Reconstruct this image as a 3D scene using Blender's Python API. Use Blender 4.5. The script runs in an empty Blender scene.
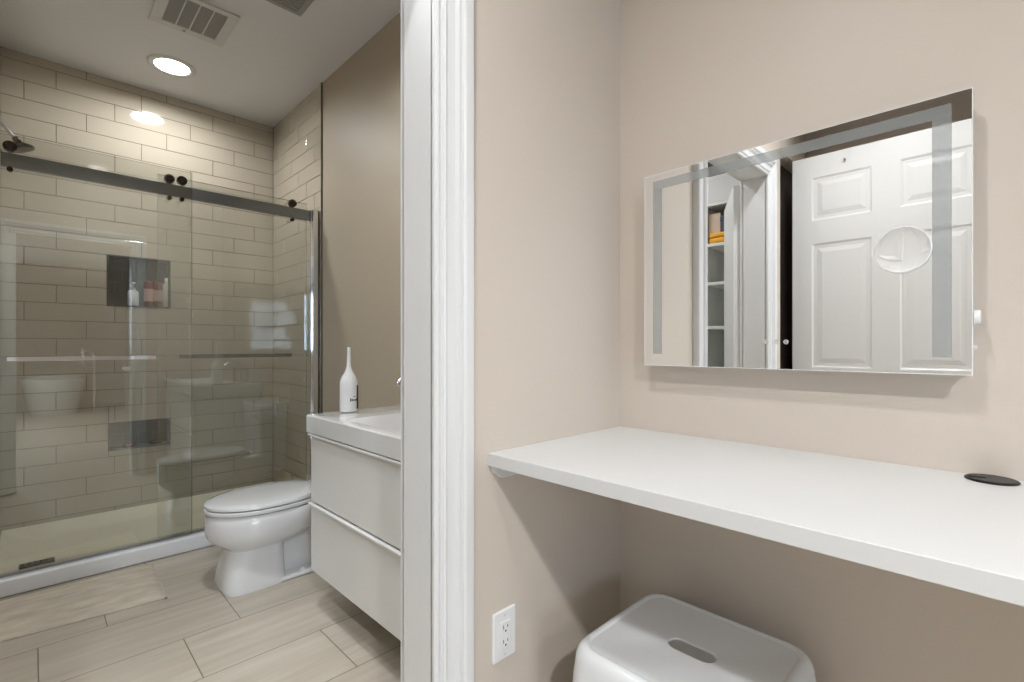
import bpy, bmesh, math, random
from mathutils import Vector, Matrix
random.seed(7)
C = bpy.context.scene.collection
PI = math.pi
# ---------------------------------------------------------------- camera, world, light, exposure
H = 1.135
cam_d = bpy.data.cameras.new('camera'); cam = bpy.data.objects.new('camera', cam_d); C.objects.link(cam)
cam.location = (0, 0, H); cam.rotation_euler = (PI/2, 0, -math.radians(44.41))
cam_d.sensor_width = 36; cam_d.lens = 489/1024*36; cam_d.shift_y = 5/1024; cam_d.clip_start = .02
bpy.context.scene.camera = cam
w = bpy.data.worlds.new('world'); bpy.context.scene.world = w; w.use_nodes = True
w.node_tree.nodes['Background'].inputs[0].default_value = (.62, .78, 1, 1)
w.node_tree.nodes['Background'].inputs[1].default_value = 15.0
vs = bpy.context.scene.view_settings
vs.view_transform = 'Standard'; vs.look = 'None'; vs.exposure = 0.0; vs.gamma = 1; vs.use_curve_mapping = False
P_HALL, P_NEAR, P_BACK, P_BATH, P_SHOWER, P_LINEN = 11, 60, 40, 14, 12, 8

def lamp(name, kind, loc, power, size, col=(.95, .975, 1.0), rot=(0, 0, 0), parent=None, spread=150):
    d = bpy.data.lights.new(name, kind); d.energy = power; d.color = col
    if kind == 'AREA': d.shape = 'DISK'; d.size = size; d.spread = math.radians(spread)
    else: d.shadow_soft_size = size
    o = bpy.data.objects.new(name, d); C.objects.link(o); o.location = loc; o.rotation_euler = rot
    if parent: o.parent = parent
    return o

# ---------------------------------------------------------------- materials
def mat(name, col, rough=.5, metal=0, bump=0, bscale=200, coat=0, spec=.5, emit=None, es=0, var=0, vscale=3, vstretch=(1, 1, 1)):
    m = bpy.data.materials.new(name); m.use_nodes = True
    nt = m.node_tree; b = nt.nodes['Principled BSDF']
    b.inputs['Base Color'].default_value = (*col, 1); b.inputs['Roughness'].default_value = rough
    b.inputs['Metallic'].default_value = metal; b.inputs['Coat Weight'].default_value = coat
    b.inputs['Specular IOR Level'].default_value = spec
    if emit: b.inputs['Emission Color'].default_value = (*emit, 1); b.inputs['Emission Strength'].default_value = es
    tc = nt.nodes.new('ShaderNodeTexCoord')
    if var:
        mp = nt.nodes.new('ShaderNodeMapping'); mp.inputs['Scale'].default_value = vstretch
        nt.links.new(tc.outputs['Object'], mp.inputs[0])
        n = nt.nodes.new('ShaderNodeTexNoise'); n.inputs['Scale'].default_value = vscale; n.inputs['Detail'].default_value = 4
        nt.links.new(mp.outputs[0], n.inputs['Vector'])
        r = nt.nodes.new('ShaderNodeValToRGB')
        r.color_ramp.elements[0].position = .3; r.color_ramp.elements[1].position = .7
        r.color_ramp.elements[0].color = (*[c*(1-var) for c in col], 1); r.color_ramp.elements[1].color = (*[min(1, c*(1+var)) for c in col], 1)
        nt.links.new(n.outputs[0], r.inputs[0]); nt.links.new(r.outputs[0], b.inputs['Base Color'])
    if bump:
        n = nt.nodes.new('ShaderNodeTexNoise'); n.inputs['Scale'].default_value = bscale; n.inputs['Detail'].default_value = 3
        nt.links.new(tc.outputs['Object'], n.inputs['Vector'])
        bp = nt.nodes.new('ShaderNodeBump'); bp.inputs['Strength'].default_value = bump; bp.inputs['Distance'].default_value = .002
        nt.links.new(n.outputs[0], bp.inputs['Height']); nt.links.new(bp.outputs[0], b.inputs['Normal'])
    return m

M = {}
M['paint'] = mat('beige_eggshell_paint', (.63, .555, .48), .5, bump=.12, bscale=260, spec=.5)
M['khaki'] = mat('khaki_eggshell_paint', (.46, .39, .29), .5, bump=.12, bscale=260)
M['ceiling'] = mat('white_ceiling_paint', (.73, .725, .73), .8)
M['trim'] = mat('white_gloss_trim', (.74, .74, .735), .3)
M['door'] = mat('white_door_paint', (.82, .82, .81), .35)
M['tile'] = mat('beige_glazed_tile', (.49, .435, .345), .06, var=.03, vscale=2.5, coat=1)
M['grout'] = mat('tile_grout', (.17, .145, .11), .9)
M['graytile'] = mat('grey_niche_tile', (.05, .047, .043), .3)
M['laminate'] = mat('white_laminate', (.70, .70, .695), .3)
M['ceramic'] = mat('white_ceramic', (.78, .785, .79), .08, coat=.5)
M['cabinet'] = mat('white_lacquer', (.79, .79, .775), .14)
M['acrylic'] = mat('cream_shower_acrylic', (.90, .84, .66), .16)
M['curbm'] = mat('white_shower_acrylic', (.74, .75, .77), .2)
M['chrome'] = mat('chrome', (.85, .86, .88), .05, metal=1)
M['nickel'] = mat('brushed_nickel', (.42, .42, .43), .28, metal=1)
M['steel'] = mat('dark_satin_steel', (.24, .26, .27), .25, metal=1)
M['gap_shade'] = mat('dark_gap_shade', (.05, .038, .028), .7)  # near-black brown stands in for the unlit gap beside the door
M['edge'] = mat('dark_tile_edge', (.10, .08, .06), .4)
M['bronze'] = mat('dark_bronze', (.06, .045, .035), .22, metal=.9)
M['black'] = mat('black_plastic', (.01, .01, .01), .4, spec=.25)
M['grommet'] = mat('grey_black_plastic', (.035, .035, .035), .4, spec=.3)
M['plastic'] = mat('white_plastic', (.80, .81, .82), .22)
M['whiteplate'] = mat('white_switch_plastic', (.8, .8, .79), .25)
M['rug'] = mat('beige_bath_mat', (.90, .82, .70), .95, bump=.35, bscale=90, var=.12, vscale=9, vstretch=(1, 3, 1))
M['grille'] = mat('grey_grille', (.35, .34, .32), .5)
M['vent'] = mat('vent_white', (.62, .61, .59), .5)
M['orange'] = mat('orange_cloth', (.85, .42, .04), .8)
M['navy'] = mat('navy_box', (.05, .07, .12), .6)
M['kraft'] = mat('kraft_board', (.6, .47, .36), .8)
M['darkwood'] = mat('dark_wicker', (.07, .05, .03), .7, bump=.6, bscale=60)
M['shelfw'] = mat('white_shelf', (.78, .79, .76), .5)
M['maroon'] = mat('maroon_bottle', (.2, .045, .04), .25)
M['pinklabel'] = mat('pink_label', (.5, .32, .28), .4)
M['sage'] = mat('cream_bottle', (.6, .6, .48), .3)
M['lens'] = mat('lit_lens', (1, 1, 1), .5, emit=(1, .97, .92), es=14)
M['dark'] = mat('dark_slot', (.01, .01, .01), .6)
M['seal'] = mat('clear_seal', (.5, .5, .45), .3)
M['mirror'] = mat('mirror_silver', (.93, .94, .94), .0, metal=1)

def glass_mat():
    m = bpy.data.materials.new('clear_shower_glass'); m.use_nodes = True; nt = m.node_tree
    nt.nodes.clear(); o = nt.nodes.new('ShaderNodeOutputMaterial'); mx = nt.nodes.new('ShaderNodeMixShader')
    t = nt.nodes.new('ShaderNodeBsdfTransparent'); t.inputs[0].default_value = (.945, .95, .94, 1)
    g = nt.nodes.new('ShaderNodeBsdfGlossy'); g.inputs['Roughness'].default_value = .0
    g.inputs['Color'].default_value = (.95, 1, .98, 1)
    fr = nt.nodes.new('ShaderNodeFresnel'); fr.inputs[0].default_value = 1.95
    nt.links.new(fr.outputs[0], mx.inputs[0]); nt.links.new(t.outputs[0], mx.inputs[1]); nt.links.new(g.outputs[0], mx.inputs[2])
    nt.links.new(mx.outputs[0], o.inputs[0]); return m
M['glass'] = glass_mat()

def frost_mat():
    m = bpy.data.materials.new('sandblasted_mirror'); m.use_nodes = True; nt = m.node_tree
    nt.nodes.clear(); o = nt.nodes.new('ShaderNodeOutputMaterial'); mx = nt.nodes.new('ShaderNodeMixShader'); mx.inputs[0].default_value = .45
    t = nt.nodes.new('ShaderNodeBsdfDiffuse'); t.inputs[0].default_value = (.36, .38, .38, 1)
    g = nt.nodes.new('ShaderNodeBsdfGlossy'); g.inputs['Roughness'].default_value = .03; g.inputs[0].default_value = (.7, .72, .72, 1)
    nt.links.new(t.outputs[0], mx.inputs[1]); nt.links.new(g.outputs[0], mx.inputs[2]); nt.links.new(mx.outputs[0], o.inputs[0]); return m
M['frost'] = frost_mat()

def floor_mat():
    # porcelain planks .605 x .3145, each row shifted a third; fine grain runs along X
    m = bpy.data.materials.new('wood_look_porcelain'); m.use_nodes = True; nt = m.node_tree; L = nt.links
    b = nt.nodes['Principled BSDF']; tc = nt.nodes.new('ShaderNodeTexCoord'); sp = nt.nodes.new('ShaderNodeSeparateXYZ')
    L.new(tc.outputs['Object'], sp.inputs[0])
    def mt(op, a, c=None, d=None):
        n = nt.nodes.new('ShaderNodeMath'); n.operation = op
        for i, q in enumerate((a, c, d)):
            if q is None: continue
            if isinstance(q, (int, float)): n.inputs[i].default_value = q
            else: L.new(q, n.inputs[i])
        return n.outputs[0]
    yy = mt('DIVIDE', mt('SUBTRACT', sp.outputs[1], 2.56), .3133)
    row = mt('FLOOR', yy); fy = mt('FRACT', yy)
    xx = mt('DIVIDE', mt('SUBTRACT', sp.outputs[0], mt('MULTIPLY_ADD', row, .2017, .215)), .605)
    col = mt('FLOOR', xx); fx = mt('FRACT', xx)
    gx = mt('MINIMUM', fx, mt('SUBTRACT', 1, fx)); gy = mt('MINIMUM', fy, mt('SUBTRACT', 1, fy))
    g = mt('MAXIMUM', mt('LESS_THAN', mt('MULTIPLY', gx, .605), .0019), mt('LESS_THAN', mt('MULTIPLY', gy, .3133), .0019))
    cb = nt.nodes.new('ShaderNodeCombineXYZ'); L.new(row, cb.inputs[0]); L.new(col, cb.inputs[1])
    wn = nt.nodes.new('ShaderNodeTexWhiteNoise'); L.new(cb.outputs[0], wn.inputs['Vector'])
    mp = nt.nodes.new('ShaderNodeMapping'); mp.inputs['Scale'].default_value = (.9, 9, 1)
    ad = nt.nodes.new('ShaderNodeVectorMath'); ad.operation = 'MULTIPLY_ADD'; ad.inputs[1].default_value = (7, 7, 7)
    L.new(wn.outputs['Color'], ad.inputs[0]); L.new(tc.outputs['Object'], ad.inputs[2]); L.new(ad.outputs[0], mp.inputs[0])
    n = nt.nodes.new('ShaderNodeTexNoise'); n.inputs['Scale'].default_value = 2.6; n.inputs['Detail'].default_value = 5; n.inputs['Distortion'].default_value = .3
    L.new(mp.outputs[0], n.inputs['Vector'])
    r = nt.nodes.new('ShaderNodeValToRGB'); r.color_ramp.elements[0].position = .3; r.color_ramp.elements[1].position = .72
    r.color_ramp.elements[0].color = (.45, .395, .32, 1); r.color_ramp.elements[1].color = (.56, .505, .425, 1)
    L.new(n.outputs[0], r.inputs[0])
    mx = nt.nodes.new('ShaderNodeMix'); mx.data_type = 'RGBA'; mx.inputs[7].default_value = (.2, .16, .12, 1)
    L.new(g, mx.inputs[0]); L.new(r.outputs[0], mx.inputs[6]); L.new(mx.outputs[2], b.inputs['Base Color'])
    b.inputs['Roughness'].default_value = .33
    bp = nt.nodes.new('ShaderNodeBump'); bp.inputs['Strength'].default_value = .4; bp.inputs['Distance'].default_value = .001
    L.new(mt('SUBTRACT', 1, g), bp.inputs['Height']); L.new(bp.outputs[0], b.inputs['Normal'])
    return m
M['floor'] = floor_mat()

# ---------------------------------------------------------------- helpers
def obj(name, bm, m, parent=None, smooth=False, loc=None):
    bmesh.ops.recalc_face_normals(bm, faces=bm.faces)
    me = bpy.data.meshes.new(name); bm.to_mesh(me); bm.free()
    o = bpy.data.objects.new(name, me); C.objects.link(o)
    me.materials.append(m)
    if smooth:
        for p in me.polygons: p.use_smooth = True
        if smooth != 'all':
            mod = o.modifiers.new('es', 'EDGE_SPLIT'); mod.split_angle = math.radians(smooth if smooth is not True else 35)
    if parent:
        o.parent = parent; o.location = -Vector(parent.location) if loc is None else loc
        if parent.parent: o.location = (0, 0, 0)
    elif loc: o.location = loc
    return o
def thing(name, label, cat, loc=(0, 0, 0), group=None):
    o = bpy.data.objects.new(name, None); C.objects.link(o); o.location = loc; o.empty_display_size = .05
    o['label'] = label; o['category'] = cat
    if group: o['group'] = group
    return o
def tag(o, label, cat, group=None):
    o['label'] = label; o['category'] = cat
    if group: o['group'] = group
    return o
def struct(name, bm, m, smooth=False):
    o = obj(name, bm, m, smooth=smooth); o['kind'] = 'structure'; return o
def box(bm, x0, x1, y0, y1, z0, z1, bev=0, seg=2):
    r = bmesh.ops.create_cube(bm, size=1); v = r['verts']
    for q in v: q.co = Vector(((x0+x1)/2+q.co.x*(x1-x0), (y0+y1)/2+q.co.y*(y1-y0), (z0+z1)/2+q.co.z*(z1-z0)))
    if bev:
        es = list({e for q in v for e in q.link_edges})
        bmesh.ops.bevel(bm, geom=es, offset=bev, segments=seg, profile=.5, affect='EDGES')
    return bm
def B(*a, **k): return box(bmesh.new(), *a, **k)
def cyl(bm, p0, p1, r0, r1=None, n=24, cap=True):
    p0 = Vector(p0); p1 = Vector(p1); r1 = r0 if r1 is None else r1
    d = p1-p0; q = d.to_track_quat('Z', 'Y').to_matrix().to_4x4()
    bmesh.ops.create_cone(bm, cap_ends=cap, segments=n, radius1=r0, radius2=r1, depth=d.length, matrix=Matrix.Translation((p0+p1)/2) @ q)
    return bm
def lathe(bm, prof, n=32, mtx=Matrix.Identity(4)):
    rings = []
    for r, z in prof:
        if r < 1e-6: rings.append([bm.verts.new(mtx @ Vector((0, 0, z)))])
        else: rings.append([bm.verts.new(mtx @ Vector((r*math.cos(2*PI*i/n), r*math.sin(2*PI*i/n), z))) for i in range(n)])
    for a, b in zip(rings, rings[1:]):
        for i in range(n):
            j = (i+1) % n
            if len(a) == 1 and len(b) == 1: continue
            if len(a) == 1: bm.faces.new((a[0], b[i], b[j]))
            elif len(b) == 1: bm.faces.new((a[i], b[0], a[j]))
            else: bm.faces.new((a[i], b[i], b[j], a[j]))
    return bm
def tube(bm, pts, r, n=14):
    pts = [Vector(p) for p in pts]; rings = []
    rr = r if isinstance(r, (list, tuple)) else [r]*len(pts)
    up = None
    for i, p in enumerate(pts):
        d = (pts[min(i+1, len(pts)-1)]-pts[max(i-1, 0)]).normalized()
        if up is None: up = d.orthogonal().normalized()
        up = (up - d*up.dot(d)).normalized(); s = d.cross(up)
        rings.append([bm.verts.new(p+(up*math.cos(2*PI*k/n)+s*math.sin(2*PI*k/n))*rr[i]) for k in range(n)])
    for a, b in zip(rings, rings[1:]):
        for k in range(n): bm.faces.new((a[k], a[(k+1) % n], b[(k+1) % n], b[k]))
    bm.faces.new(rings[0]); bm.faces.new(rings[-1][::-1]); return bm
def loft(bm, rings, cap0=True, cap1=True):
    vr = [[bm.verts.new(p) for p in r] for r in rings]; n = len(vr[0])
    for a, b in zip(vr, vr[1:]):
        for k in range(n): bm.faces.new((a[k], a[(k+1) % n], b[(k+1) % n], b[k]))
    if cap0: bm.faces.new(vr[0][::-1])
    if cap1: bm.faces.new(vr[-1])
    return vr
def rrect(x0, x1, y0, y1, r, z, n=6):
    out = []
    for cx, cy, a in ((x1-r, y1-r, 0), (x0+r, y1-r, 90), (x0+r, y0+r, 180), (x1-r, y0+r, 270)):
        for i in range(n+1):
            t = math.radians(a+90*i/n); out.append(Vector((cx+r*math.cos(t), cy+r*math.sin(t), z)))
    return out
def arc(c, r, a0, a1, n, plane='xz'):
    o = []
    for i in range(n+1):
        t = math.radians(a0+(a1-a0)*i/n); p, q = r*math.cos(t), r*math.sin(t)
        o.append((c[0]+p, c[1], c[2]+q) if plane == 'xz' else (c[0]+p, c[1]+q, c[2]) if plane == 'xy' else (c[0], c[1]+p, c[2]+q))
    return o

# ---------------------------------------------------------------- the room shell
XM = 1.348; YW = .88; YB = .99; YS = 4.055; ZB = 2.852;
Q = YS/4.18   # back wall layout scale
def qz(z): return H+(z-H)*Q
ZF = 2.66; XJ = .616; XL = -.095; ZD = 2.005
XSL = -.133
struct('floor', B(-3.3, 1.55, -6.5, 4.45, -.1, 0), M['floor'])
struct('ceiling_bathroom', B(-1.5, 1.45, YB-.02, 4.3, ZB, ZB+.1), M['ceiling'])
struct('ceiling_hall', B(-3.2, 1.45, -6.4, YW+.02, ZF, ZF+.1), M['ceiling'])
struct('wall_right', B(XM, XM+.12, -6.4, .935, 0, 3.0), M['paint'])
struct('wall_bathroom_right', B(XM, XM+.12, .936, 3.145, 0, 3.0), M['khaki'])
bm = B(XJ+.02, XM+.01, YW, YB, 0, 3.0); struct('wall_alcove', bm, M['paint'])
bm = B(-.325, XL-.02, YW, YB, 0, 3.0); box(bm, -1.5, -.325, YB-.03, YB, 0, 3.0); box(bm, -1.5, -.325, YW, YB-.03, 2.2, 3.0); box(bm, XL-.02, XJ+.02, YW, YB, ZD+.02, 3.0); struct('wall_doorway', bm, M['paint'])
struct('wall_hall_left', B(-.92, -.80, -.06, YB-.03, 0, 2.7), M['paint'])
struct('wall_gap_shade_panel', B(-.80, -.326, YB-.042, YB-.0305, 0, 2.199), M['gap_shade'])  # added panel; the darkness of the gap is put into its colour
struct('wall_added_shade_beam', B(-.60, -.45, -.02, YW, 2.41, 2.7), M['paint'])  # added beam, out of the mirror's view, to shade the wall above the door
struct('wall_hall_return', B(-3.2, -.545, -.10, -.02, 0, 2.7), M['paint'])
struct('wall_far_left', B(-3.2, -3.08, -6.4, -.06, 0, 2.7), M['paint'])
struct('wall_bathroom_left', B(-1.5, -1.38, YB, 4.3, 0, 3.0), M['khaki'])
# window wall behind the camera
WX0, WX1, WZ0, WZ1, WY = -2.6, -.6, 1.0, 2.5, -6.2
bm = B(-3.2, WX0, WY-.12, WY, 0, 2.7); box(bm, WX1, XM+.1, WY-.12, WY, 0, 2.7)
box(bm, WX0, WX1, WY-.12, WY, 0, WZ0); box(bm, WX0, WX1, WY-.12, WY, WZ1, 2.7)
struct('wall_window', bm, M['paint'])
bm = B(WX0-.09, WX1+.09, WY-.01, WY+.02, WZ0-.1, WZ0, bev=.004); box(bm, WX0-.09, WX1+.09, WY-.01, WY+.02, WZ1, WZ1+.09, bev=.004)
box(bm, WX0-.09, WX0, WY-.01, WY+.02, WZ0, WZ1, bev=.004); box(bm, WX1, WX1+.09, WY-.01, WY+.02, WZ0, WZ1, bev=.004)
for x in (WX0, -1.95, -1.30, WX1-.04): box(bm, x, x+.04, WY-.09, WY-.04, WZ0, WZ1)
for z in (WZ0, 1.74, WZ1-.04): box(bm, WX0, WX1, WY-.09, WY-.04, z, z+.04)
wf = struct('window_1', bm, M['trim'])
pl = bpy.data.lights.new('window_portal', 'AREA'); pl.shape = 'RECTANGLE'; pl.size = WX1-WX0; pl.size_y = WZ1-WZ0; pl.cycles.is_portal = True
po = bpy.data.objects.new('window_portal', pl); C.objects.link(po); po.location = ((WX0+WX1)/2, WY-.1, (WZ0+WZ1)/2); po.rotation_euler = (PI/2, 0, 0)
wg = obj('glazing', B(WX0, WX1, WY-.07, WY-.066, WZ0, WZ1), M['glass'], wf)

# door lining + casings (fluted profile), front and bathroom side
bm = B(XJ, XJ+.02, YW-.005, YB+.005, 0, ZD, bev=.002); box(bm, XL-.02, XL, YW-.005, YB+.005, 0, ZD, bev=.002)
box(bm, XL-.02, XJ+.02, YW-.005, YB+.005, ZD, ZD+.02, bev=.002)
struct('trim_jamb', bm, M['trim'])
PROF = [(0, 0), (0, .012), (.004, .016), (.009, .0175), (.014, .016), (.017, .0125), (.021, .0125), (.024, .0175), (.030, .0195), (.035, .0165), (.037, .013),
        (.040, .0115), (.064, .0125), (.066, .016), (.070, .021), (.074, .021), (.0765, .018), (.080, .018), (.083, .0235), (.088, .026), (.105, .027), (.112, .026), (.115, .022), (.115, 0)]
PROF = [(a*.885, d) for a, d in PROF]
def casing(name, edge, out, y, sgn):
    # vertical casing: starts at edge, spreads in direction out, stands off the wall plane y by depth*sgn
    bm = bmesh.new(); z1 = ZD
    lo = [Vector((edge+out*a, y+sgn*d, 0)) for a, d in PROF]; hi = [Vector((edge+out*a, y+sgn*d, z1+a)) for a, d in PROF]
    loft(bm, [lo, hi]); return struct(name, bm, M['trim'], smooth=25)
casing('trim_casing_right', XJ, 1, YW, -1); casing('trim_casing_left', XL, -1, YW, -1)
casing('trim_casing_inner_right', XJ, 1, YB, 1); casing('trim_casing_inner_left', XL, -1, YB, 1)
for nm, y, s in (('trim_casing_head', YW, -1), ('trim_casing_inner_head', YB, 1)):
    bm = bmesh.new()
    loft(bm, [[Vector((XL-a, y+s*d, ZD+a)) for a, d in PROF], [Vector((XJ+a, y+s*d, ZD+a)) for a, d in PROF]])
    struct(nm, bm, M['trim'], smooth=25)

# ---- tiled shower walls: grout bed + individually bedded tiles
TZ0, TP, TL = qz(2.853), .1115*Q, .4285*Q
N1 = (.352*Q, .695*Q, TZ0-13*TP, TZ0-10*TP); N2 = (.358*Q, .695*Q, qz(.443), TZ0-20*TP)
def subtract(rects, hole):
    out = []
    hx0, hx1, hz0, hz1 = hole
    for (x0, x1, z0, z1) in rects:
        if x1 <= hx0 or x0 >= hx1 or z1 <= hz0 or z0 >= hz1: out.append((x0, x1, z0, z1)); continue
        if x0 < hx0: out.append((x0, hx0, z0, z1))
        if x1 > hx1: out.append((hx1, x1, z0, z1))
        a, b = max(x0, hx0), min(x1, hx1)
        if z0 < hz0: out.append((a, b, z0, hz0))
        if z1 > hz1: out.append((a, b, hz1, z1))
    return [r for r in out if r[1]-r[0] > .006 and r[3]-r[2] > .006]
def tiles(bm, u0, u1, z0, z1, joint, place, holes=(), shift=TL/3):
    r = -1
    while True:
        top = TZ0-TP*r; bot = top-TP
        if top < z0: break
        j = joint-shift*(r+1); j = j-TL*math.ceil((j-u0)/TL)
        while j < u1:
            a, b = max(j, u0), min(j+TL, u1); c, d = max(bot, z0), min(top, z1)
            if b-a > .008 and d-c > .008:
                rs = [(a, b, c, d)]
                for h in holes: rs = subtract(rs, h)
                tx, tz = random.gauss(0, .0030), random.gauss(0, .0045)
                for (p, q, s, t) in rs:
                    g = .0017; e = .0014; cu, cz = (p+q)/2, (s+t)/2
                    outer = [(p+g, s+g), (q-g, s+g), (q-g, t-g), (p+g, t-g)]
                    inner = [(p+g+e, s+g+e), (q-g-e, s+g+e), (q-g-e, t-g-e), (p+g+e, t-g-e)]
                    lo = [bm.verts.new(place(u, z, -.001)) for u, z in outer]
                    mi = [bm.verts.new(place(u, z, .0013+tx*(u-cu)+tz*(z-cz))) for u, z in outer]
                    hi = [bm.verts.new(place(u, z, .0021+tx*(u-cu)+tz*(z-cz))) for u, z in inner]
                    for A, Bq in ((lo, mi), (mi, hi)):
                        for k in range(4): bm.faces.new((A[k], A[(k+1) % 4], Bq[(k+1) % 4], Bq[k]))
                    bm.faces.new(hi)
            j += TL
        r += 1
def grout_slab(bm, u0, u1, z0, z1, fn, holes):
    rs = [(u0, u1, z0, z1)]
    for h in holes: rs = subtract(rs, h)
    for (a, b, c, d) in rs: fn(bm, a, b, c, d)
bm = bmesh.new()
grout_slab(bm, -.3, 1.5, 0, 3.0, lambda m, a, b, c, d: box(m, a, b, YS, YS+.1, c, d), (N1, N2))
box(bm, -.3, 1.5, YS+.1, YS+.15, 0, 3.0)
gb = struct('wall_shower_back', bm, M['grout'])
bm = bmesh.new(); tiles(bm, XSL, XM-.002, .03, ZB, .246*Q, lambda u, z, d: Vector((u, YS-d, z)), (N1, N2)); obj('tile_field', bm, M['tile'], gb)
bm = B(XM+.012, XM+.12, 3.145, 4.3, 0, 3.0); gr = struct('wall_shower_right', bm, M['grout'])
bm2 = bmesh.new(); box(bm2, XM, XM+.013, 3.15, YS, 0, ZB); obj('grout_bed', bm2, M['grout'], gr)
bm = bmesh.new(); tiles(bm, 3.15, YS-.002, .03, ZB, 3.4, lambda u, z, d: Vector((XM-d, u, z)))
obj('tile_field', bm, M['tile'], gr)
obj('edge_profile', B(XM-.009, XM+.01, 3.139, 3.1495, .03, ZB-.001, bev=.001), M['edge'], gr)
bm = B(XSL-.12, XSL, 3.145, 4.3, 0, 3.0); gl = struct('wall_shower_left', bm, M['grout'])
bm = bmesh.new(); tiles(bm, 3.15, YS-.002, .03, ZB, 3.4, lambda u, z, d: Vector((XSL+d, u, z))); obj('tile_field', bm, M['tile'], gl)
struct('wall_bathroom_return', B(-1.4, XSL-.12, 3.145, 3.25, 0, 3.0), M['khaki'])

# niches
def niche(name, n, cols, rows):
    x0, x1, z0, z1 = n; d = .09; t = .006
    bm = B(x0, x1, YS+d, YS+d+.012, z0, z1)
    box(bm, x0, x0+t, YS-.002, YS+d, z0, z1); box(bm, x1-t, x1, YS-.002, YS+d, z0, z1)
    box(bm, x0+t, x1-t, YS-.002, YS+d, z0, z0+t); box(bm, x0+t, x1-t, YS-.002, YS+d, z1-t, z1)
    s = struct(name, bm, M['grout'])
    tb = bmesh.new(); w_, h_ = (x1-x0-2*t)/cols, (z1-z0-2*t)/rows
    for r in range(rows):
        off = w_/2 if r % 2 else 0
        c = -1
        while c <= cols:
            a, b = x0+t+c*w_+off, x0+t+(c+1)*w_+off; a, b = max(a, x0+t), min(b, x1-t)
            if b-a > .01: box(tb, a+.001, b-.001, YS+d-.004, YS+d+.001, z0+t+r*h_+.001, z0+t+(r+1)*h_-.001, bev=.0008, seg=1)
            c += 1
    obj('niche_tile', tb, M['graytile'], s)
    fb = bmesh.new()
    for a, b, c, e in ((x0-.004, x0+t, z0-.004, z1+.004), (x1-t, x1+.004, z0-.004, z1+.004), (x0+t, x1-t, z0-.004, z0+t), (x0+t, x1-t, z1-t, z1+.004)):
        box(fb, a, b, YS-.006, YS+d-.005, c, e, bev=.001, seg=1)
    obj('niche_edge', fb, M['graytile'], s)
niche('trim_niche_upper', N1, 4, 4); niche('trim_niche_lower', N2, 4, 2)

# ---- shower base
t = thing('shower_tray', 'low shower base with white curb and cream floor behind the glass doors', 'shower base', (.6, 3.2, 0))
obj('curb', B(XSL+.005, XM-.004, 3.165, 3.275, .002, .083, bev=.012, seg=4), M['curbm'], t, smooth=40)
bm = bmesh.new()
x0, x1, y0, y1 = XSL+.004, XM-.004, 3.262, YS-.004
loft(bm, [rrect(x0, x1, y0, y1, .01, .004), rrect(x0, x1, y0, y1, .01, .075), rrect(x0+.012, x1-.012, y0+.012, y1-.012, .03, .075),
          rrect(x0+.035, x1-.035, y0+.04, y1-.035, .05, .043), rrect(x0+.2, x1-.2, y0+.2, y1-.2, .08, .036)], True, True)
obj('shower_pan', bm, M['acrylic'], t, smooth=50)
def drain(x, y, w_, lab):
    d = thing('drain_cover', lab, 'drain', (x, y, .04))
    obj('frame', B(x-w_, x+w_, y-.028, y+.028, .040, .050, bev=.002), M['black'], d)
    sb = bmesh.new()
    for k in range(5):
        a = x-w_+.012+k*(2*w_-.024)/5; box(sb, a, a+.006, y-.02, y+.02, .0495, .0515)
    obj('grating_bar', sb, M['bronze'], d)
drain(.015, 3.42, .065, 'wide dark rectangular drain cover at the left end of the cream shower floor')
drain(.595, 3.355, .035, 'small dark drain cover at the foot of the overlapping glass door edges')

# ---- sliding glass doors
YG = 3.215
def slab(name, x0, x1, y, z0, z1, lab):
    d = thing(name, lab, 'shower door', ((x0+x1)/2, y, z0), group='sliding shower glass doors')
    obj('glass_pane', B(x0, x1, y-.004, y+.004, z0, z1, bev=.001, seg=1), M['glass'], d)
    return d
hd = thing('door_header', 'long grey metal header rail of the sliding shower doors', 'rail', (.6, YG, 1.95))
obj('rail', B(XSL+.03, XM-.045, YG-.012, YG+.012, 1.955, 2.019, bev=.002), M['steel'], hd)
obj('bracket', B(XSL+.003, XSL+.032, YG-.02, YG+.02, 1.95, 2.024, bev=.003), M['chrome'], hd)
obj('bracket', B(XM-.052, XM-.004, YG-.02, YG+.02, 1.95, 2.024, bev=.003), M['chrome'], hd)
jp = thing('wall_channel', 'tall chrome wall channel at the right end of the shower doors', 'channel', (XM-.02, YG, .083))
bm = B(XM-.050, XM-.004, YG-.048, YG-.030, .084, 2.02, bev=.003); box(bm, XM-.058, XM-.004, YG-.03, YG-.014, .084, 1.95, bev=.003)
obj('channel', bm, M['chrome'], jp)
obj('inner_strip', B(XM-.034, XM-.004, YG+.021, YG+.045, .084, 2.0, bev=.002), M['chrome'], jp)
obj('bottom_track', B(XSL+.01, XM-.05, YG-.012, YG+.012, .0825, .094, bev=.002), M['nickel'], jp)
def roller(d, x, y, sgn):
    # big wheel rides above the rail, small anti-jump pin below it
    bm = bmesh.new(); cyl(bm, (x, y, 2.043), (x, y-.022, 2.043), .024, n=32); cyl(bm, (x, y-.022, 2.043), (x, y-.028, 2.043), .018, .012, n=24)
    r = obj('roller_wheel', bm, M['bronze'], d, smooth=30)
    bm = bmesh.new(); cyl(bm, (x, y, 1.94), (x, y-.02, 1.94), .011, n=20); cyl(bm, (x, y-.02, 1.94), (x, y-.025, 1.94), .008, .005, n=16)
    obj('guide_pin', bm, M['bronze'], d, smooth=30)
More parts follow.
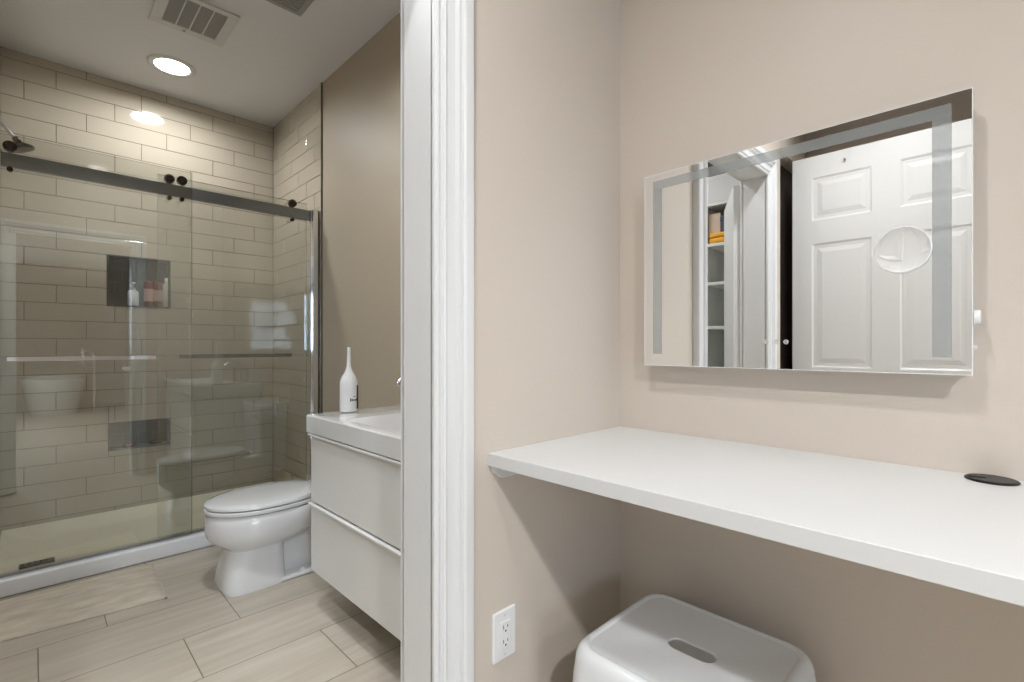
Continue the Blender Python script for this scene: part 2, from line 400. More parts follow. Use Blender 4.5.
def towel_bar(d, x0, x1, y, z, off, m):
    yy = y+off
    bm = B(x0, x1, yy-.005, yy+.005, z-.011, z+.011, bev=.002)
    b = obj('towel_bar', bm, m, d)
    for x in (x0+.035, x1-.035):
        bm = bmesh.new(); cyl(bm, (x, y, z), (x, yy, z), .007, n=16); cyl(bm, (x, yy-.0055, z), (x, yy-.008, z), .004, n=12)
        obj('standoff', bm, m, d, smooth=30)
outer = slab('sliding_door', XSL+.02, .633, YG-.022, .094, 2.098, 'left clear glass shower door, the outer one, with bright chrome towel bar')
inner = slab('sliding_door', .482, 1.285, YG+.022, .094, 2.068, 'right clear glass shower door, the inner one, with darker handle bar')
roller(outer, -.075, YG-.012, 1); roller(outer, .585, YG-.012, 1)
roller(inner, .530, YG+.00, 1); roller(inner, 1.18, YG+.00, 1)
towel_bar(outer, -.085, .465, YG-.022, 1.076, -.045, M['chrome'])
towel_bar(inner, .585, 1.205, YG+.022, 1.076, .045, M['steel'])

# ---- shower head
sh = thing('wall_shower', 'dark bronze shower head on angled arm from the left tiled wall', 'shower head', (XSL, 3.6, 2.25))
bm = bmesh.new(); tube(bm, [(XSL-.01, 3.6, 2.285), (XSL+.01, 3.6, 2.28), (XSL+.045, 3.6, 2.235), (XSL+.075, 3.6, 2.195)], .0085); obj('arm', bm, M['nickel'], sh, smooth=True)
bm = bmesh.new(); cyl(bm, (XSL+.002, 3.6, 2.284), (XSL+.012, 3.6, 2.283), .03, .02); obj('flange', bm, M['nickel'], sh, smooth=True)
bm = bmesh.new(); R = Matrix.Translation((XSL+.072, 3.6, 2.205)) @ Matrix.Rotation(math.radians(158), 4, 'Y')
lathe(bm, [(0, -.012), (.014, -.01), (.017, .004), (.015, .014), (.03, .026), (.05, .040), (.054, .048), (.052, .055), (0, .057)], mtx=R)
obj('head', bm, M['bronze'], sh, smooth=True)

# ---- bottles in the upper niche
NZ = N1[2]+.0065; NY = YS+.045
def bottle(name, lab, x, prof, m, capm=None, cap=None, label=None):
    b = thing(name, lab, 'bottle', (x, NY, NZ), group='bottles in the shower niche')
    bm = bmesh.new(); lathe(bm, prof, 28, Matrix.Translation((x, NY, NZ)) @ Matrix.Scale(.75, 4, (0, 1, 0))); obj('bottle_body', bm, m, b, smooth=True)
    if cap: bm = bmesh.new(); lathe(bm, cap, 24, Matrix.Translation((x, NY, NZ))); obj('cap', bm, capm, b, smooth=True)
    if label:
        z0, z1, r = label; bm = bmesh.new()
        lathe(bm, [(r, z0), (r, z1)], 28, Matrix.Translation((x, NY, NZ)) @ Matrix.Scale(.75, 4, (0, 1, 0))); obj('bottle_label', bm, M['pinklabel'], b, smooth=True)
    return b
pb = bottle('pump_bottle', 'pale pump dispenser bottle, leftmost in the upper shower niche', .478, [(0, 0), (.028, 0), (.031, .004), (.031, .085), (.026, .1), (.012, .108), (0, .11)], M['ceramic'], M['plastic'], [(0, .105), (.012, .106), (.012, .12), (.005, .122), (.005, .145), (0, .146)])
bm = B(.468, .486, NY-.035, NY+.008, NZ+.145, NZ+.156, bev=.003); obj('pump_spout', bm, M['plastic'], pb)
bottle('shampoo_bottle', 'maroon bottle beside the pump dispenser in the upper shower niche', .563, [(0, 0), (.024, 0), (.026, .004), (.028, .14), (.027, .165), (.02, .172), (0, .173)], M['maroon'], label=(.035, .12, .0283))
bottle('shampoo_bottle', 'maroon bottle standing next to the cream bottle in the upper shower niche', .617, [(0, 0), (.023, 0), (.025, .004), (.026, .14), (.025, .162), (.019, .168), (0, .169)], M['maroon'], label=(.04, .115, .0264))
bottle('lotion_bottle', 'cream bottle with narrow top at the right end of the upper niche', .663, [(0, 0), (.023, 0), (.025, .004), (.025, .135), (.021, .155), (.012, .17), (.011, .18), (0, .18)], M['sage'], M['plastic'], [(0, .178), (.013, .178), (.013, .2), (.011, .203), (0, .203)])
for i, (x, r, m, lab) in enumerate(((.46, .03, M['maroon'], 'low dark soap puck, left one in the lower shower niche'), (.60, .035, M['bronze'], 'low dark soap puck, right one in the lower shower niche'))):
    b = thing('soap_bar', lab, 'soap', (x, NY, N2[2]+.0065), group='soap in the lower niche')
    bm = bmesh.new(); lathe(bm, [(0, 0), (r, 0), (r+.004, .006), (r+.004, .014), (r-.002, .022), (0, .024)], mtx=Matrix.Translation((x, NY, N2[2]+.0065))); obj('bar', bm, m, b, smooth=True)

# ---- ceiling fixtures in the bathroom
def downlight(lab, x, y, z, r, power, name='downlight', spread=150, k=1.5):
    d = thing(name, lab, 'light', (x, y, z))
    bm = bmesh.new(); lathe(bm, [(r, -.001), (r, -.006), (r-.006, -.009), (r*.80, -.012), (r*.72, -.006), (r*.72, -.001)], 48, Matrix.Translation((x, y, z))); obj('trim_ring', bm, M['vent'], d, smooth=40)
    bm = bmesh.new(); lathe(bm, [(r*.725, -.004), (r*.7, -.0065), (0, -.0075)], 48, Matrix.Translation((x, y, z))); obj('lens', bm, M['lens'], d, smooth='all')
    lamp('bulb', 'AREA', (0, 0, -.02), power, r*k, parent=d, spread=spread); return d
downlight('round lit recessed light in the ceiling above the shower', .61, 3.60, ZB, .126, P_SHOWER, spread=168)
fx = thing('exhaust_fan', 'square white exhaust fan grille in the ceiling beside the recessed light', 'exhaust fan', (.60, 2.98, ZB))
bm = bmesh.new(); X0, X1, Y0, Y1 = [q*Q for q in (.443, .795, 2.892, 3.25)]; a0, a1, b0, b1 = [q*Q for q in (.495, .745, 2.925, 3.197)]
for q in ((X0, X1, Y0, b0), (X0, X1, b1, Y1), (X0, a0, b0, b1), (a1, X1, b0, b1)): box(bm, *q, ZB-.014, ZB-.0005, bev=.003)
obj('frame', bm, M['vent'], fx)
bm = bmesh.new()
for k in range(26):
    y = b0+(b1-b0)*(k+.5)/26; box(bm, a0, a1, y-.003, y+.003, ZB-.011, ZB-.006)
obj('louvre', bm, M['grille'], fx); obj('backing', B(a0, a1, b0, b1, ZB-.005, ZB-.0008), M['grille'], fx)
bm = bmesh.new()
for k in (1, 2, 3): x = a0+(a1-a0)*k/4; box(bm, x-.003, x+.003, b0, b1, ZB-.0135, ZB-.010)
obj('divider', bm, M['vent'], fx)
bm = bmesh.new(); cyl(bm, (.60*Q, 3.222*Q, ZB-.013), (.60*Q, 3.222*Q, ZB-.017), .008); obj('sensor', bm, M['grille'], fx)
ar = thing('air_register', 'grey square air register in the bathroom ceiling', 'vent', (.87, 2.5, ZB))
obj('frame', B(.68, .995, 2.27, 2.583, ZB-.008, ZB-.0005, bev=.003), M['grille'], ar)
bm = bmesh.new()
for k in range(14): y = 2.30+.019*k; box(bm, .71, .965, y, y+.008, ZB-.014, ZB-.007)
obj('slat', bm, M['grille'], ar)

# ---- toilet
TX, TY = .56, 2.590
to = thing('toilet', 'white elongated toilet with closed lid between shower and vanity', 'toilet', (.9, TY, 0))
def egg(xf, xb, hw, z, n=40, sq=2.3, front=.42, fe=2.05):
    # egg outline: the nose (xf) is rounder, the back squarer
    out = []; xf += .014; xc = xf+(xb-xf)*front*1.15
    for i in range(n):
        t = 2*PI*i/n; c, s = math.cos(t), math.sin(t)
        if c < 0: x = xc-(xc-xf)*abs(c)**(2/fe); y = hw*math.copysign(abs(s)**(2/fe), s)
        else: x = xc+(xb-xc)*abs(c)**(2/sq); y = hw*math.copysign(abs(s)**(2/sq), s)
        out.append(Vector((x, TY+y, z)))
    return out
bm = bmesh.new()
loft(bm, [egg(.604, .885, .146, .001, sq=6, fe=4.2), egg(.602, .885, .146, .02, sq=6, fe=4.2), egg(.613, .882, .134, .09, sq=6, fe=3.7), egg(.624, .882, .124, .15, sq=6, fe=2.9),
          egg(.627, .885, .123, .185, sq=5, fe=2.7), egg(.606, .93, .140, .203, sq=4, fe=2.4), egg(.572, 1.0, .168, .226, sq=3.5, fe=2.2), egg(.556, 1.04, .183, .25, sq=3.3), egg(.550, 1.06, .188, .28, sq=3.2),
          egg(.550, 1.08, .189, .31, sq=3), egg(.554, 1.09, .187, .345, sq=3), egg(.565, 1.09, .178, .356, sq=3)])
box(bm, .86, 1.30, TY-.066, TY+.066, .001, .30, bev=.03, seg=4)
box(bm, .80, 1.30, TY-.143, TY+.143, .001, .022, bev=.008, seg=3)
tube(bm, arc((1.0, TY, .10), .075, 200, -20, 12)[::1], .06, 20)
box(bm, 1.02, 1.335, TY-.15, TY+.15, .22, .358, bev=.03, seg=4)
obj('bowl', bm, M['ceramic'], to, smooth=40)
bm = bmesh.new(); loft(bm, [egg(.556, 1.085, .182, .3595), egg(.548, 1.09, .190, .364), egg(.547, 1.09, .191, .376), egg(.552, 1.088, .187, .3805)]); obj('seat', bm, M['ceramic'], to, smooth=40)
bm = bmesh.new(); loft(bm, [egg(.556, 1.08, .182, .3835), egg(.549, 1.085, .189, .387), egg(.549, 1.085, .189, .398), egg(.556, 1.08, .184, .405), egg(.585, 1.05, .16, .410), egg(.66, .98, .10, .413)]); obj('lid', bm, M['ceramic'], to, smooth=40)
for s in (-1, 1):
    bm = bmesh.new(); cyl(bm, (1.085, TY+s*.05, .38), (1.085, TY+s*.11, .38), .017); obj('hinge', bm, M['ceramic'], to, smooth=30)
bm = bmesh.new(); loft(bm, [rrect(1.15, 1.335, TY-.18, TY+.18, .03, .35), rrect(1.14, 1.335, TY-.19, TY+.19, .035, .55), rrect(1.135, 1.335, TY-.195, TY+.195, .035, .69)]); obj('tank', bm, M['ceramic'], to, smooth=40)
bm = bmesh.new(); loft(bm, [rrect(1.13, 1.338, TY-.202, TY+.202, .035, .691), rrect(1.128, 1.34, TY-.205, TY+.205, .036, .71), rrect(1.14, 1.335, TY-.195, TY+.195, .03, .722)]); obj('tank_lid', bm, M['ceramic'], to, smooth=40)
bm = bmesh.new(); cyl(bm, (1.136, TY+.14, .64), (1.115, TY+.14, .64), .012); tube(bm, [(1.117, TY+.14, .64), (1.112, TY+.10, .637), (1.112, TY+.07, .632)], .006); obj('flush_lever', bm, M['chrome'], to, smooth=30)
for s in (-1, 1):
    bm = bmesh.new(); lathe(bm, [(.014, 0), (.014, .008), (.009, .015), (0, .017)], mtx=Matrix.Translation((.96, TY+s*.118, .0215))); obj('bolt_cap', bm, M['ceramic'], to, smooth=True)

# ---- vanity cabinet, top with basin, faucet
VX, VY0, VY1 = .862, 1.02, 2.126
va = thing('vanity_cabinet', 'white wall-hung vanity cabinet with two wide drawers beside the toilet', 'cabinet', (1.1, 1.6, .174))
obj('carcass', B(VX+.024, XM-.002, VY0, VY1-.002, .166, .758, bev=.001), M['cabinet'], va)
for z0, z1 in ((.166, .447), (.466, .746)):
    bm = B(VX, VX+.019, VY0, VY1, z0, z1, bev=.0015)
    dr = obj('drawer', bm, M['cabinet'], va)
    obj('pull_lip', B(VX-.010, VX+.021, VY0, VY1+.012, z1+.0005, z1+.0105, bev=.002), M['cabinet'], dr)
vt = thing('bathroom_sink', 'glossy white vanity top with sunken rectangular basin', 'sink', (1.1, 1.6, .762))
bm = bmesh.new(); x0, x1 = .852, XM-.002
OUT = rrect(x0, x1, VY0-.004, VY1+.030, .006, 0)
def rr(d, r, z, sh=0): return rrect(x0+d, x1-d, VY0-.004+d, VY1+.030-d, r, z)
bx0, bx1, by0, by1 = .905, 1.215, 1.16, 1.905
loft(bm, [rr(0, .006, .762), rr(0, .006, .832), rr(.003, .006, .836), rr(.008, .006, .837), rrect(bx0, bx1, by0, by1, .03, .8355), rrect(bx0+.008, bx1-.008, by0+.01, by1-.01, .03, .826),
          rrect(bx0+.03, bx1-.03, by0+.06, by1-.06, .04, .765), rrect(bx0+.05, bx1-.05, by0+.1, by1-.1, .05, .762)])
obj('basin_top', bm, M['ceramic'], vt, smooth=28)
bm = bmesh.new(); cyl(bm, (1.06, 1.53, .7622), (1.06, 1.53, .766), .022); obj('basin_waste', bm, M['chrome'], vt)
fa = thing('basin_faucet', 'chrome lever faucet behind the basin, half hidden by the door frame', 'faucet', (1.27, 1.9, .837))
for y in (2.028, 1.72):
    bm = bmesh.new(); lathe(bm, [(0, 0), (.024, 0), (.024, .006), (.016, .012), (.014, .05), (.017, .055), (.017, .1), (.012, .108), (0, .11)], mtx=Matrix.Translation((1.27, y, .837)))
    hn = obj('handle_post', bm, M['nickel'], fa, smooth=True)
    bm = bmesh.new(); tube(bm, [(1.275, y-.01, .942), (1.255, y+.015, .948), (1.235, y+.032, .952)], [.008, .006, .0045]); obj('handle_lever', bm, M['nickel'], fa, smooth=True)
bm = bmesh.new(); tube(bm, [(1.27, 1.875, .836), (1.27, 1.875, .93)]+arc((1.20, 1.875, .93), .07, 0, 150, 10)[1:], .012); obj('spout', bm, M['nickel'], fa, smooth=True)

# bottle on the vanity top
b = thing('necked_bottle', 'white bottle with long thin neck at the far edge of the vanity top', 'bottle', (1.03, 2.115, .837))
bm = bmesh.new(); T = Matrix.Translation((1.03, 2.115, .8375))
lathe(bm, [(0, 0), (.037, 0), (.040, .003), (.0405, .01), (.0405, .125), (.038, .14), (.030, .16), (.018, .18), (.0115, .20), (.009, .225), (.0075, .262), (.0075, .285), (.0065, .292), (0, .293)], 40, T)
obj('bottle_body', bm, M['plastic'], b, smooth=True)
bm = bmesh.new()
rg = [[Vector((1.03+r*math.cos(math.radians(a)), 2.115+r*math.sin(math.radians(a)), .8375+z)) for z, r in ((.012, .0408), (.12, .0408))] for a in range(-62, -20, 4)]
vv = [[bm.verts.new(p) for p in q] for q in rg]
for p, q in zip(vv, vv[1:]): bm.faces.new((p[0], q[0], q[1], p[1]))
obj('side_strip', bm, M['black'], b)
bm = bmesh.new()
def lab(a0, a1, z0, z1):
    n = 4; q = [[bm.verts.new((1.03+.0409*math.cos(math.radians(a0+(a1-a0)*i/n)), 2.115+.0409*math.sin(math.radians(a0+(a1-a0)*i/n)), .8375+z)) for z in (z0, z1)] for i in range(n+1)]
    for p, r in zip(q, q[1:]): bm.faces.new((p[0], r[0], r[1], p[1]))
for k, (h0, h1) in enumerate(((.048, .062), (.05, .058), (.05, .058), (.048, .057), (.05, .06), (.05, .058))): lab(-108+k*10, -101+k*10, h0, h1)
lab(-88, -72, .067, .070)
obj('printed_mark', bm, M['black'], b)

# bath mat
bm = bmesh.new()
pts = [(.447, 3.118), (-.42, 3.135), (-.43, 2.735), (.432, 2.655)]
top = []
nx, ny = 60, 30
def bil(u, v):
    a = Vector(pts[1]).lerp(Vector(pts[0]), u); c = Vector(pts[2]).lerp(Vector(pts[3]), u); return c.lerp(a, v)
g = [[None]*(ny+1) for _ in range(nx+1)]
for i in range(nx+1):
    for j in range(ny+1):
        p = bil(i/nx, j/ny); e = min(i, nx-i, j, ny-j)
        z = .003 if e == 0 else .012 if e == 1 else .0145+.0015*math.sin(j*1.9)*(.6+.4*math.sin(i*.7))+random.uniform(-.0006, .0006)
        g[i][j] = bm.verts.new((p.x, p.y, z))
for i in range(nx):
    for j in range(ny): bm.faces.new((g[i][j], g[i+1][j], g[i+1][j+1], g[i][j+1]))
bmesh.ops.solidify(bm, geom=bm.faces[:], thickness=.0012)
tag(obj('bath_mat', bm, M['rug'], smooth='all'), 'flat beige bath mat on the floor in front of the shower curb', 'bath mat')

# ---- bathroom door leaf (opened into the bathroom) and linen shelving, both seen only in the mirror
dl = thing('door_2', '', '', (XL, YB+.03, 0)); del dl['label']; del dl['category']; dl['kind'] = 'structure'
dl.rotation_euler = (0, 0, math.radians(153))
def local(name, bm, m, parent, **k): return obj(name, bm, m, parent, loc=(0, 0, 0), **k)
local('leaf', B(.01, .54, -.018, .018, .01, 1.995, bev=.002), M['door'], dl)
bm = bmesh.new()
for s in (-1, 1): cyl(bm, (.48, s*.018, .95), (.48, s*.05, .95), .012); cyl(bm, (.48, s*.05, .95), (.48, s*.075, .95), .026, .022)
local('knob', bm, M['nickel'], dl, smooth=30)

su = thing('shelving_unit', 'tall white linen shelves seen in the mirror through the doorway', 'shelving', (-1.15, 1.6, 0))
SX0, SX1 = -1.375, -1.0
bm = bmesh.new()
for y in (1.15, 1.60, 2.05): box(bm, SX0, SX1, y, y+.02, .001, 2.39, bev=.001)
box(bm, SX0, SX0+.01, 1.17, 2.05, .001, 2.39)
obj('frame', bm, M['shelfw'], su)
for z in (.1, .55, .93, 1.26, 1.585, 1.87, 2.17, 2.366):
    for y in (1.1705, 1.6205): obj('shelf', B(SX0+.0105, SX1-.002, y, y+.429, z, z+.022, bev=.001), M['shelfw'], su)
obj('valance', B(SX1-.02, SX1-.001, 1.1705, 2.0495, 2.193, 2.365, bev=.001), M['laminate'], su)
tw = thing('folded_towel', 'folded orange towel on a high shelf of the linen shelving', 'towel', (-1.15, 1.42, 1.892))
for z in (1.8925, 1.932):
    bm = B(-1.33, -1.005, 1.33, 1.57, z, z+.038, bev=.012, seg=4); obj('fold', bm, M['orange'], tw, smooth=50)
nb = thing('storage_box', 'dark navy storage box on top of the orange towel', 'box', (-1.1, 1.47, 1.972))
obj('box_body', B(-1.25, -1.02, 1.37, 1.49, 1.972, 2.05, bev=.003), M['navy'], nb); obj('box_lid', B(-1.254, -1.016, 1.366, 1.494, 2.0505, 2.085, bev=.003), M['navy'], nb)
kb = thing('cardboard_box', 'tan cardboard box beside the navy box on the linen shelves', 'box', (-1.1, 1.54, 1.972))
obj('box_body', B(-1.28, -1.04, 1.50, 1.59, 1.972, 2.12, bev=.002), M['kraft'], kb)
dk = thing('wicker_basket', 'dark wicker basket on top of the linen shelving', 'basket', (-1.15, 1.5, 2.3925))
bm = bmesh.new(); x0, x1, y0, y1 = -1.36, -1.02, 1.2, 1.8
loft(bm, [rrect(x0+.02, x1-.02, y0+.02, y1-.02, .03, 2.3925), rrect(x0, x1, y0, y1, .04, 2.62), rrect(x0+.012, x1-.012, y0+.012, y1-.012, .035, 2.62), rrect(x0+.03, x1-.03, y0+.03, y1-.03, .03, 2.405)])
obj('basket_body', bm, M['darkwood'], dk, smooth=40)
bm = bmesh.new(); R = rrect(x0, x1, y0, y1, .04, 2.625); tube(bm, R+[R[0]], .012, 10); obj('basket_rim', bm, M['darkwood'], dk, smooth=True)

# ---- six panel door folded back against the hall wall (seen in the mirror)
d3 = thing('door_1', '', '', (-.53, 0, 0)); del d3['label']; del d3['category']; d3['kind'] = 'structure'
DY0, DY1, DZ = .005, .872, 2.185; DXF = -.51
PY = [(.118, .388), (.502, .775)]; PZ = [(.24, .89), (1.018, 1.70), (1.828, 2.066)]
bm = bmesh.new()
ys = [DY0, *PY[0], *PY[1], DY1]; zs = [.012, *PZ[0], *PZ[1], *PZ[2], DZ]
for i in range(5):
    for j in range(7):
        y0, y1, z0, z1 = ys[i], ys[i+1], zs[j], zs[j+1]
        if i % 2 == 1 and j % 2 == 1:
            steps = [(0, 0), (.010, -.006), (.026, -.007), (.034, -.005), (.050, -.0015)]
            rings = [[Vector((DXF+d, a, b)) for a, b in ((y0+e, z0+e), (y1-e, z0+e), (y1-e, z1-e), (y0+e, z1-e))] for e, d in steps]
            loft(bm, rings, False, True)
        else: bm.faces.new([bm.verts.new((DXF, a, b)) for a, b in ((y0, z0), (y1, z0), (y1, z1), (y0, z1))])
box(bm, DXF-.036, DXF-.009, DY0, DY1, .012, DZ)
for q in ((DY0, DY0+.02, .012, DZ), (DY1-.02, DY1, .012, DZ), (DY0+.02, DY1-.02, .012, .03), (DY0+.02, DY1-.02, DZ-.02, DZ)): box(bm, DXF-.009, DXF-.0002, *q)
obj('door_leaf', bm, M['door'], d3)
bm = bmesh.new(); cyl(bm, (DXF, .62, 2.128), (DXF+.012, .62, 2.128), .006); obj('hook_screw', bm, M['nickel'], d3)

# ---- LED mirror on the right wall
MX = 1.29; K = MX/1.31
def mz(z): return H+(z-H)*K
MY0, MY1, MZ0, MZ1 = .0536*K, .768*K, mz(1.0785), mz(1.639)
mi = thing('wall_mirror', 'wide frameless mirror with frosted light bands above the white counter', 'mirror', (MX, .41, MZ0))
obj('mirror_case', B(MX+.004, XM-.001, MY0+.004, MY1-.004, MZ0+.004, MZ1-.004, bev=.001), M['plastic'], mi)
obj('mirror_glass', B(MX, MX+.0035, MY0, MY1, MZ0, MZ1), M['mirror'], mi)
bm = bmesh.new()
e = .0014
for q in ((MY0-e, MY0, MZ0-e, MZ1+e), (MY1, MY1+e, MZ0-e, MZ1+e), (MY0, MY1, MZ0-e, MZ0), (MY0, MY1, MZ1, MZ1+e)): box(bm, MX-.0003, MX+.012, *q)
obj('mirror_edge', bm, M['plastic'], mi)
fx0 = MX-.0006
obj('light_band', B(fx0, fx0+.0004, .713*K, .741*K, mz(1.112), mz(1.594)), M['frost'], mi)
obj('light_band', B(fx0, fx0+.0004, .083*K, .113*K, mz(1.112), mz(1.594)), M['frost'], mi)
obj('light_band', B(fx0, fx0+.0004, .083*K, .741*K, mz(1.5945), mz(1.620)), M['frost'], mi)
from math import cos, sin
def ring(bm, y, z, r0, r1):
    a = [bm.verts.new((fx0-.0003, y+r0*cos(2*PI*k/20), z+r0*sin(2*PI*k/20))) for k in range(20)]; b_ = [bm.verts.new((fx0-.0003, y+r1*cos(2*PI*k/20), z+r1*sin(2*PI*k/20))) for k in range(20)]
    for k in range(20): bm.faces.new((a[k], a[(k+1) % 20], b_[(k+1) % 20], b_[k]))
for u in (766, 776, 786):
    tt = (u-512)/489; k = MX/(.6998+.7144*tt); y = (.7144-.6998*tt)*k
    bm = bmesh.new(); ring(bm, y, 1.145, .0035, .0055); cyl(bm, (fx0, y, 1.145), (fx0-.0003, y, 1.145), .0018, n=12); obj('touch_button', bm, M['vent'], mi)
mg = thing('magnifying_mirror', 'small round magnifying mirror stuck on the wall mirror', 'mirror', (MX-.001, .161, 1.32))
T = Matrix.Translation((MX-.0008, .161*K, mz(1.3375))) @ Matrix.Rotation(-PI/2, 4, 'Y')
bm = bmesh.new(); lathe(bm, [(.0, .0), (.0475, 0), (.0485, .0015), (.0485, .0055), (.0465, .0068), (.0455, .0055)], 48, T); obj('rim', bm, M['plastic'], mg, smooth=30)
bm = bmesh.new(); lathe(bm, [(.0458, .0058), (.04, .0050), (.03, .0043), (.015, .0038), (0, .00365)], 48, T); obj('lens', bm, M['mirror'], mg, smooth='all')
kn = thing('mirror_knob', 'small white knob at the right edge of the wall mirror', 'knob', (1.33, .044, 1.19))
bm = bmesh.new(); cyl(bm, (MX+.02, MY0+.004, 1.19), (MX+.02, .044, 1.19), .006); cyl(bm, (MX+.02, .0505, 1.19), (MX+.02, .041, 1.19), .0155, .0145, n=28); obj('knob_cap', bm, M['whiteplate'], kn, smooth=30)
bm = bmesh.new(); cyl(bm, (MX+.02, MY0+.004, 1.133), (MX+.02, .046, 1.133), .005, n=20); obj('small_button', bm, M['whiteplate'], kn, smooth=30)

# ---- counter shelf
SZ = .878; SF = .780
sf = thing('counter_shelf', 'long white counter shelf fixed across the alcove under the mirror', 'counter', (1.07, .1, SZ-.031))
obj('counter_top', B(SF, XM-.0005, -1.25, YW-.0005, SZ-.031, SZ, bev=.0015), M['laminate'], sf)
bm = bmesh.new(); vs_ = [(SF+.008, SZ-.0315), (SF+.012, SZ-.048), (SF+.03, SZ-.062), (XM-.02, SZ-.062), (XM-.02, SZ-.0315)]
loft(bm, [[Vector((x, YW-.019, z)) for x, z in vs_], [Vector((x, YW-.0008, z)) for x, z in vs_]]); obj('cleat', bm, M['trim'], sf)
obj('cleat', B(XM-.0185, XM-.0008, -1.2, YW-.02, SZ-.062, SZ-.0315, bev=.001), M['trim'], sf)
obj('bracket_panel', B(SF+.03, XM-.002, -1.24, -1.22, .3, SZ-.0315, bev=.001), M['laminate'], sf)
# cable grommet
gm = thing('cable_grommet', 'flat round black cable grommet near the right end of the counter', 'grommet', (1.312, .027, SZ))
cx_, cy_ = 1.308, .026
bm = bmesh.new(); R0 = .038
N = 64
def slotr(a): # disc with a cable slot toward -X/+Y
    return R0-.004
lathe(bm, [(R0, .0002), (R0+.001, .002), (R0-.001, .004), (R0-.004, .0045), (R0-.005, .003), (R0-.005, .0002)], N, Matrix.Translation((cx_, cy_, SZ))); lathe(bm, [(R0-.004, .0005), (0, .0005)], N, Matrix.Translation((cx_, cy_, SZ))); obj('grommet_ring', bm, M['black'], gm, smooth=30)
bm = bmesh.new(); ang = math.radians(100); pts_ = []
for i in range(60):
    a = math.radians(15)+ang+(2*PI-math.radians(30))*i/59; pts_.append((R0-.0045, a))
poly = [(cx_+r*cos(a), cy_+r*sin(a)) for r, a in pts_]
d_ = (cos(ang), sin(ang)); n_ = (-d_[1], d_[0])
poly += [(cx_+d_[0]*q-n_[0]*s, cy_+d_[1]*q-n_[1]*s) for q, s in ((.012, .0065), (.007, .004), (.0055, 0), (.007, -.004), (.012, -.0065))]
loft(bm, [[Vector((x, y, SZ+.0006)) for x, y in poly], [Vector((x, y, SZ+.004)) for x, y in poly]]); obj('grommet_cap', bm, M['grommet'], gm)

# ---- wall outlet
ot = thing('wall_outlet', 'white double wall outlet low on the beige wall below the counter', 'outlet', (.83, YW, .364))
X0, X1, Z0, Z1 = .793, .870, .363, .485; XC = (X0+X1)/2; ZC = (Z0+Z1)/2
bm = bmesh.new(); ringp = lambda d, y: [Vector((p.x, y, p.y)) for p in rrect(X0+d, X1-d, Z0+d, Z1-d, .004, 0)]
loft(bm, [ringp(0, YW-.0005), ringp(0, YW-.004), ringp(.003, YW-.0065)]); obj('plate', bm, M['whiteplate'], ot)
rc = obj('receptacle', B(XC-.0165, XC+.0165, YW-.0095, YW-.0063, ZC-.033, ZC+.033, bev=.0012), M['whiteplate'], ot)
bm = bmesh.new()
for zc in (ZC+.0175, ZC-.0175):
    box(bm, XC-.0085, XC-.0065, YW-.0098, YW-.009, zc-.001, zc+.008); box(bm, XC+.0055, XC+.0075, YW-.0098, YW-.009, zc, zc+.007)
    cyl(bm, (XC, YW-.0098, zc-.007), (XC, YW-.009, zc-.007), .0026, n=12)
obj('slot', bm, M['dark'], rc)
for z in (ZC+.048, ZC-.048):
    bm = bmesh.new(); cyl(bm, (XC, YW-.0063, z), (XC, YW-.0072, z), .003, n=14); obj('screw', bm, M['vent'], ot)

# ---- plastic stool
SZT = .45
SCX, SCY, HX, HY = 1.070, .508, .190, .206
st = thing('plastic_stool', 'white plastic stool with oval hand hole under the counter', 'stool', (SCX, SCY, 0))
bm = bmesh.new()
def sect(ex, z, r, n=6): return rrect(SCX-HX-ex, SCX+HX+ex, SCY-HY-ex, SCY+HY+ex, r, z, n)
NR = 28
# slot outline with the same vertex count (4*(n+1)=28)
def slotring(hl, hw, z, grow=0):
    out = rrect(SCX-hw-grow, SCX+hw+grow, SCY-hl-grow, SCY+hl+grow, hw+grow-1e-4, z, 6); return out
zt = SZT
prof = [sect(.030, .002, .06), sect(.023, .12, .06), sect(.014, .27, .058), sect(.007, .385, .055), sect(.006, .392, .055), sect(.005, .400, .055), sect(.003, .425, .055), sect(-.001, .438, .055), sect(-.007, .446, .052), sect(-.013, .4498, .048), sect(-.018, .4500, .046),
        sect(-.022, .4490, .044), sect(-.025, .4462, .042), sect(-.031, .4455, .04), slotring(.054, .0225, .4455, .006), slotring(.054, .0225, .4440, .001), slotring(.054, .0225, .4400, 0)]
vr = loft(bm, prof, False, False)
# arches: drop the lower side faces between the legs
bm.verts.ensure_lookup_table()
rm = []
for f in bm.faces:
    c = f.calc_center_median()
    if c.z < .30:
        ax = abs(c.x-SCX); ay = abs(c.y-SCY)
        if (len(f.verts) == 4) and max(abs(a.co.x-b.co.x)+abs(a.co.y-b.co.y) for a in f.verts for b in f.verts) > .2: rm.append((f, ))
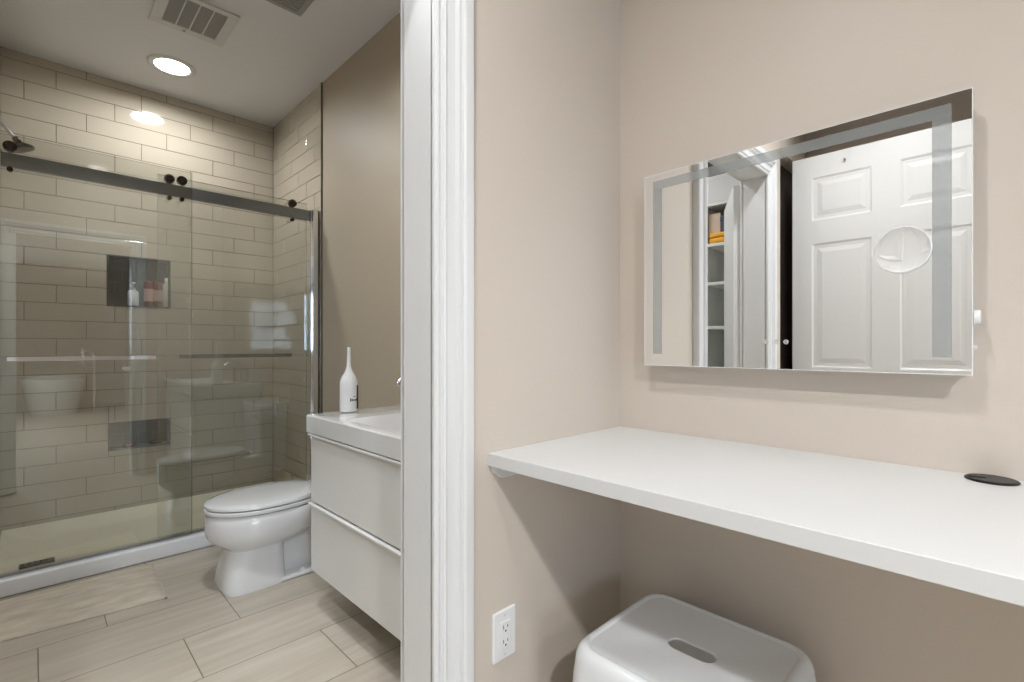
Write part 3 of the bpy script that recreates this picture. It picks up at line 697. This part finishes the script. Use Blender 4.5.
# replace each long side by legs + arch by lofting explicit strips
for (f, ) in rm: bm.faces.remove(f)
def side(axis, sgn):
    # side panel with an arched cut between the two legs
    n = 24; levels = [(.002, .030), (.12, .023), (.27, .014), (.385, .007)]
    def ex(z):
        for (za, a), (zb, b_) in zip(levels, levels[1:]):
            if z <= zb: return a+(b_-a)*(z-za)/(zb-za)
        return .007
    half = (HY if axis == 'x' else HX)
    rows = []
    for i in range(n+1):
        s = -1+2*i/n
        lim = half-.055
        ww = lim
        def pt(s_, z):
            e_ = ex(z); p = s_*(half+e_-.06 if z < .3 else half+e_-.057); q = (HX if axis == 'x' else HY)+e_
            return Vector((SCX+sgn*q, SCY+p, z)) if axis == 'x' else Vector((SCX+p, SCY+sgn*q, z))
        legw = .72
        za = .002 if abs(s) > legw else .002+.28*math.sqrt(max(0, 1-(abs(s)/legw)**3))
        rows.append([bm.verts.new(pt(s, za+( .385-za)*t_)) for t_ in (0, .33, .66, 1)])
    for a, b_ in zip(rows, rows[1:]):
        for k in range(3): bm.faces.new((a[k], b_[k], b_[k+1], a[k+1]))
# remove any remaining long faces below the lip, then add arched panels
for f in [f for f in bm.faces if f.calc_center_median().z < .388 and max((a.co-b.co).xy.length for a in f.verts for b in f.verts) > .2]: bm.faces.remove(f)
for a_ in ('x', 'y'):
    for s_ in (-1, 1): side(a_, s_)
bmesh.ops.remove_doubles(bm, verts=bm.verts, dist=.0004)
so = obj('stool_shell', bm, M['plastic'], st, smooth=30)
md = so.modifiers.new('thick', 'SOLIDIFY'); md.thickness = .0035; md.offset = -1
so.modifiers.move(1, 0)
for sx in (-1, 1):
    for sy in (-1, 1):
        x, y = SCX+sx*(HX+.010), SCY+sy*(HY+.010)
        obj('rubber_foot', B(x-.012, x+.012, y-.012, y+.012, .0005, .008, bev=.003), M['grommet'], st)

# ---- the room behind the camera: freestanding tub, filler (they show as reflections in the shower glass)
tb = thing('freestanding_bathtub', 'white freestanding bathtub in the room behind, reflected in the shower glass', 'bathtub', (.25, -4.9, 0))
bm = bmesh.new()
def tr(hw, hl, z): return [Vector((.25+hw*math.copysign(abs(cos(t))**.7, cos(t)), -5.0+hl*math.copysign(abs(sin(t))**.7, sin(t)), z)) for t in [2*PI*i/48 for i in range(48)]]
loft(bm, [tr(.30, .62, .001), tr(.33, .66, .1), tr(.39, .74, .45), tr(.42, .78, .58), tr(.42, .78, .60), tr(.385, .745, .60), tr(.35, .70, .45), tr(.28, .58, .15)])
obj('tub_shell', bm, M['ceramic'], tb, smooth=50)
tf = thing('tub_filler', 'chrome floor-standing tub filler reflected in the shower glass', 'faucet', (.76, -4.5, 0))
bm = bmesh.new(); tube(bm, [(.74, -4.5, 0.001), (.74, -4.5, .95)]+arc((.64, -4.5, .95), .1, 0, 160, 10)[1:], .018); obj('riser', bm, M['chrome'], tf, smooth=True)
bm = bmesh.new(); tube(bm, [(.74, -4.5, .8), (.66, -4.42, .82), (.6, -4.4, .9)], .012); tube(bm, [(.6, -4.4, .85), (.58, -4.4, 1.1)], .016); obj('hand_shower', bm, M['chrome'], tf, smooth=True)
bm = bmesh.new(); cyl(bm, (.74, -4.5, .001), (.74, -4.5, .01), .05); obj('floor_flange', bm, M['chrome'], tf)

# ---- lamps
downlight('round flush ceiling light in the hall in front of the counter', .18, .40, ZF, .10, P_HALL)
downlight('round flush ceiling light above the bathroom floor', .45, 1.85, ZB, .10, P_BATH, spread=150)
downlight('added unseen ceiling light brightening the linen shelves', -.55, 2.0, ZB, .10, P_LINEN)  # made-up lamp, added to lift the dark shelving
downlight('added unseen ceiling light over the bathtub behind', -.6, -3.2, ZF, .13, P_BACK)  # extra lamp added behind the camera, out of view, for more light
downlight('round flush ceiling light in the wide room just behind the camera', -.44, -1.35, ZF, .09, P_NEAR)
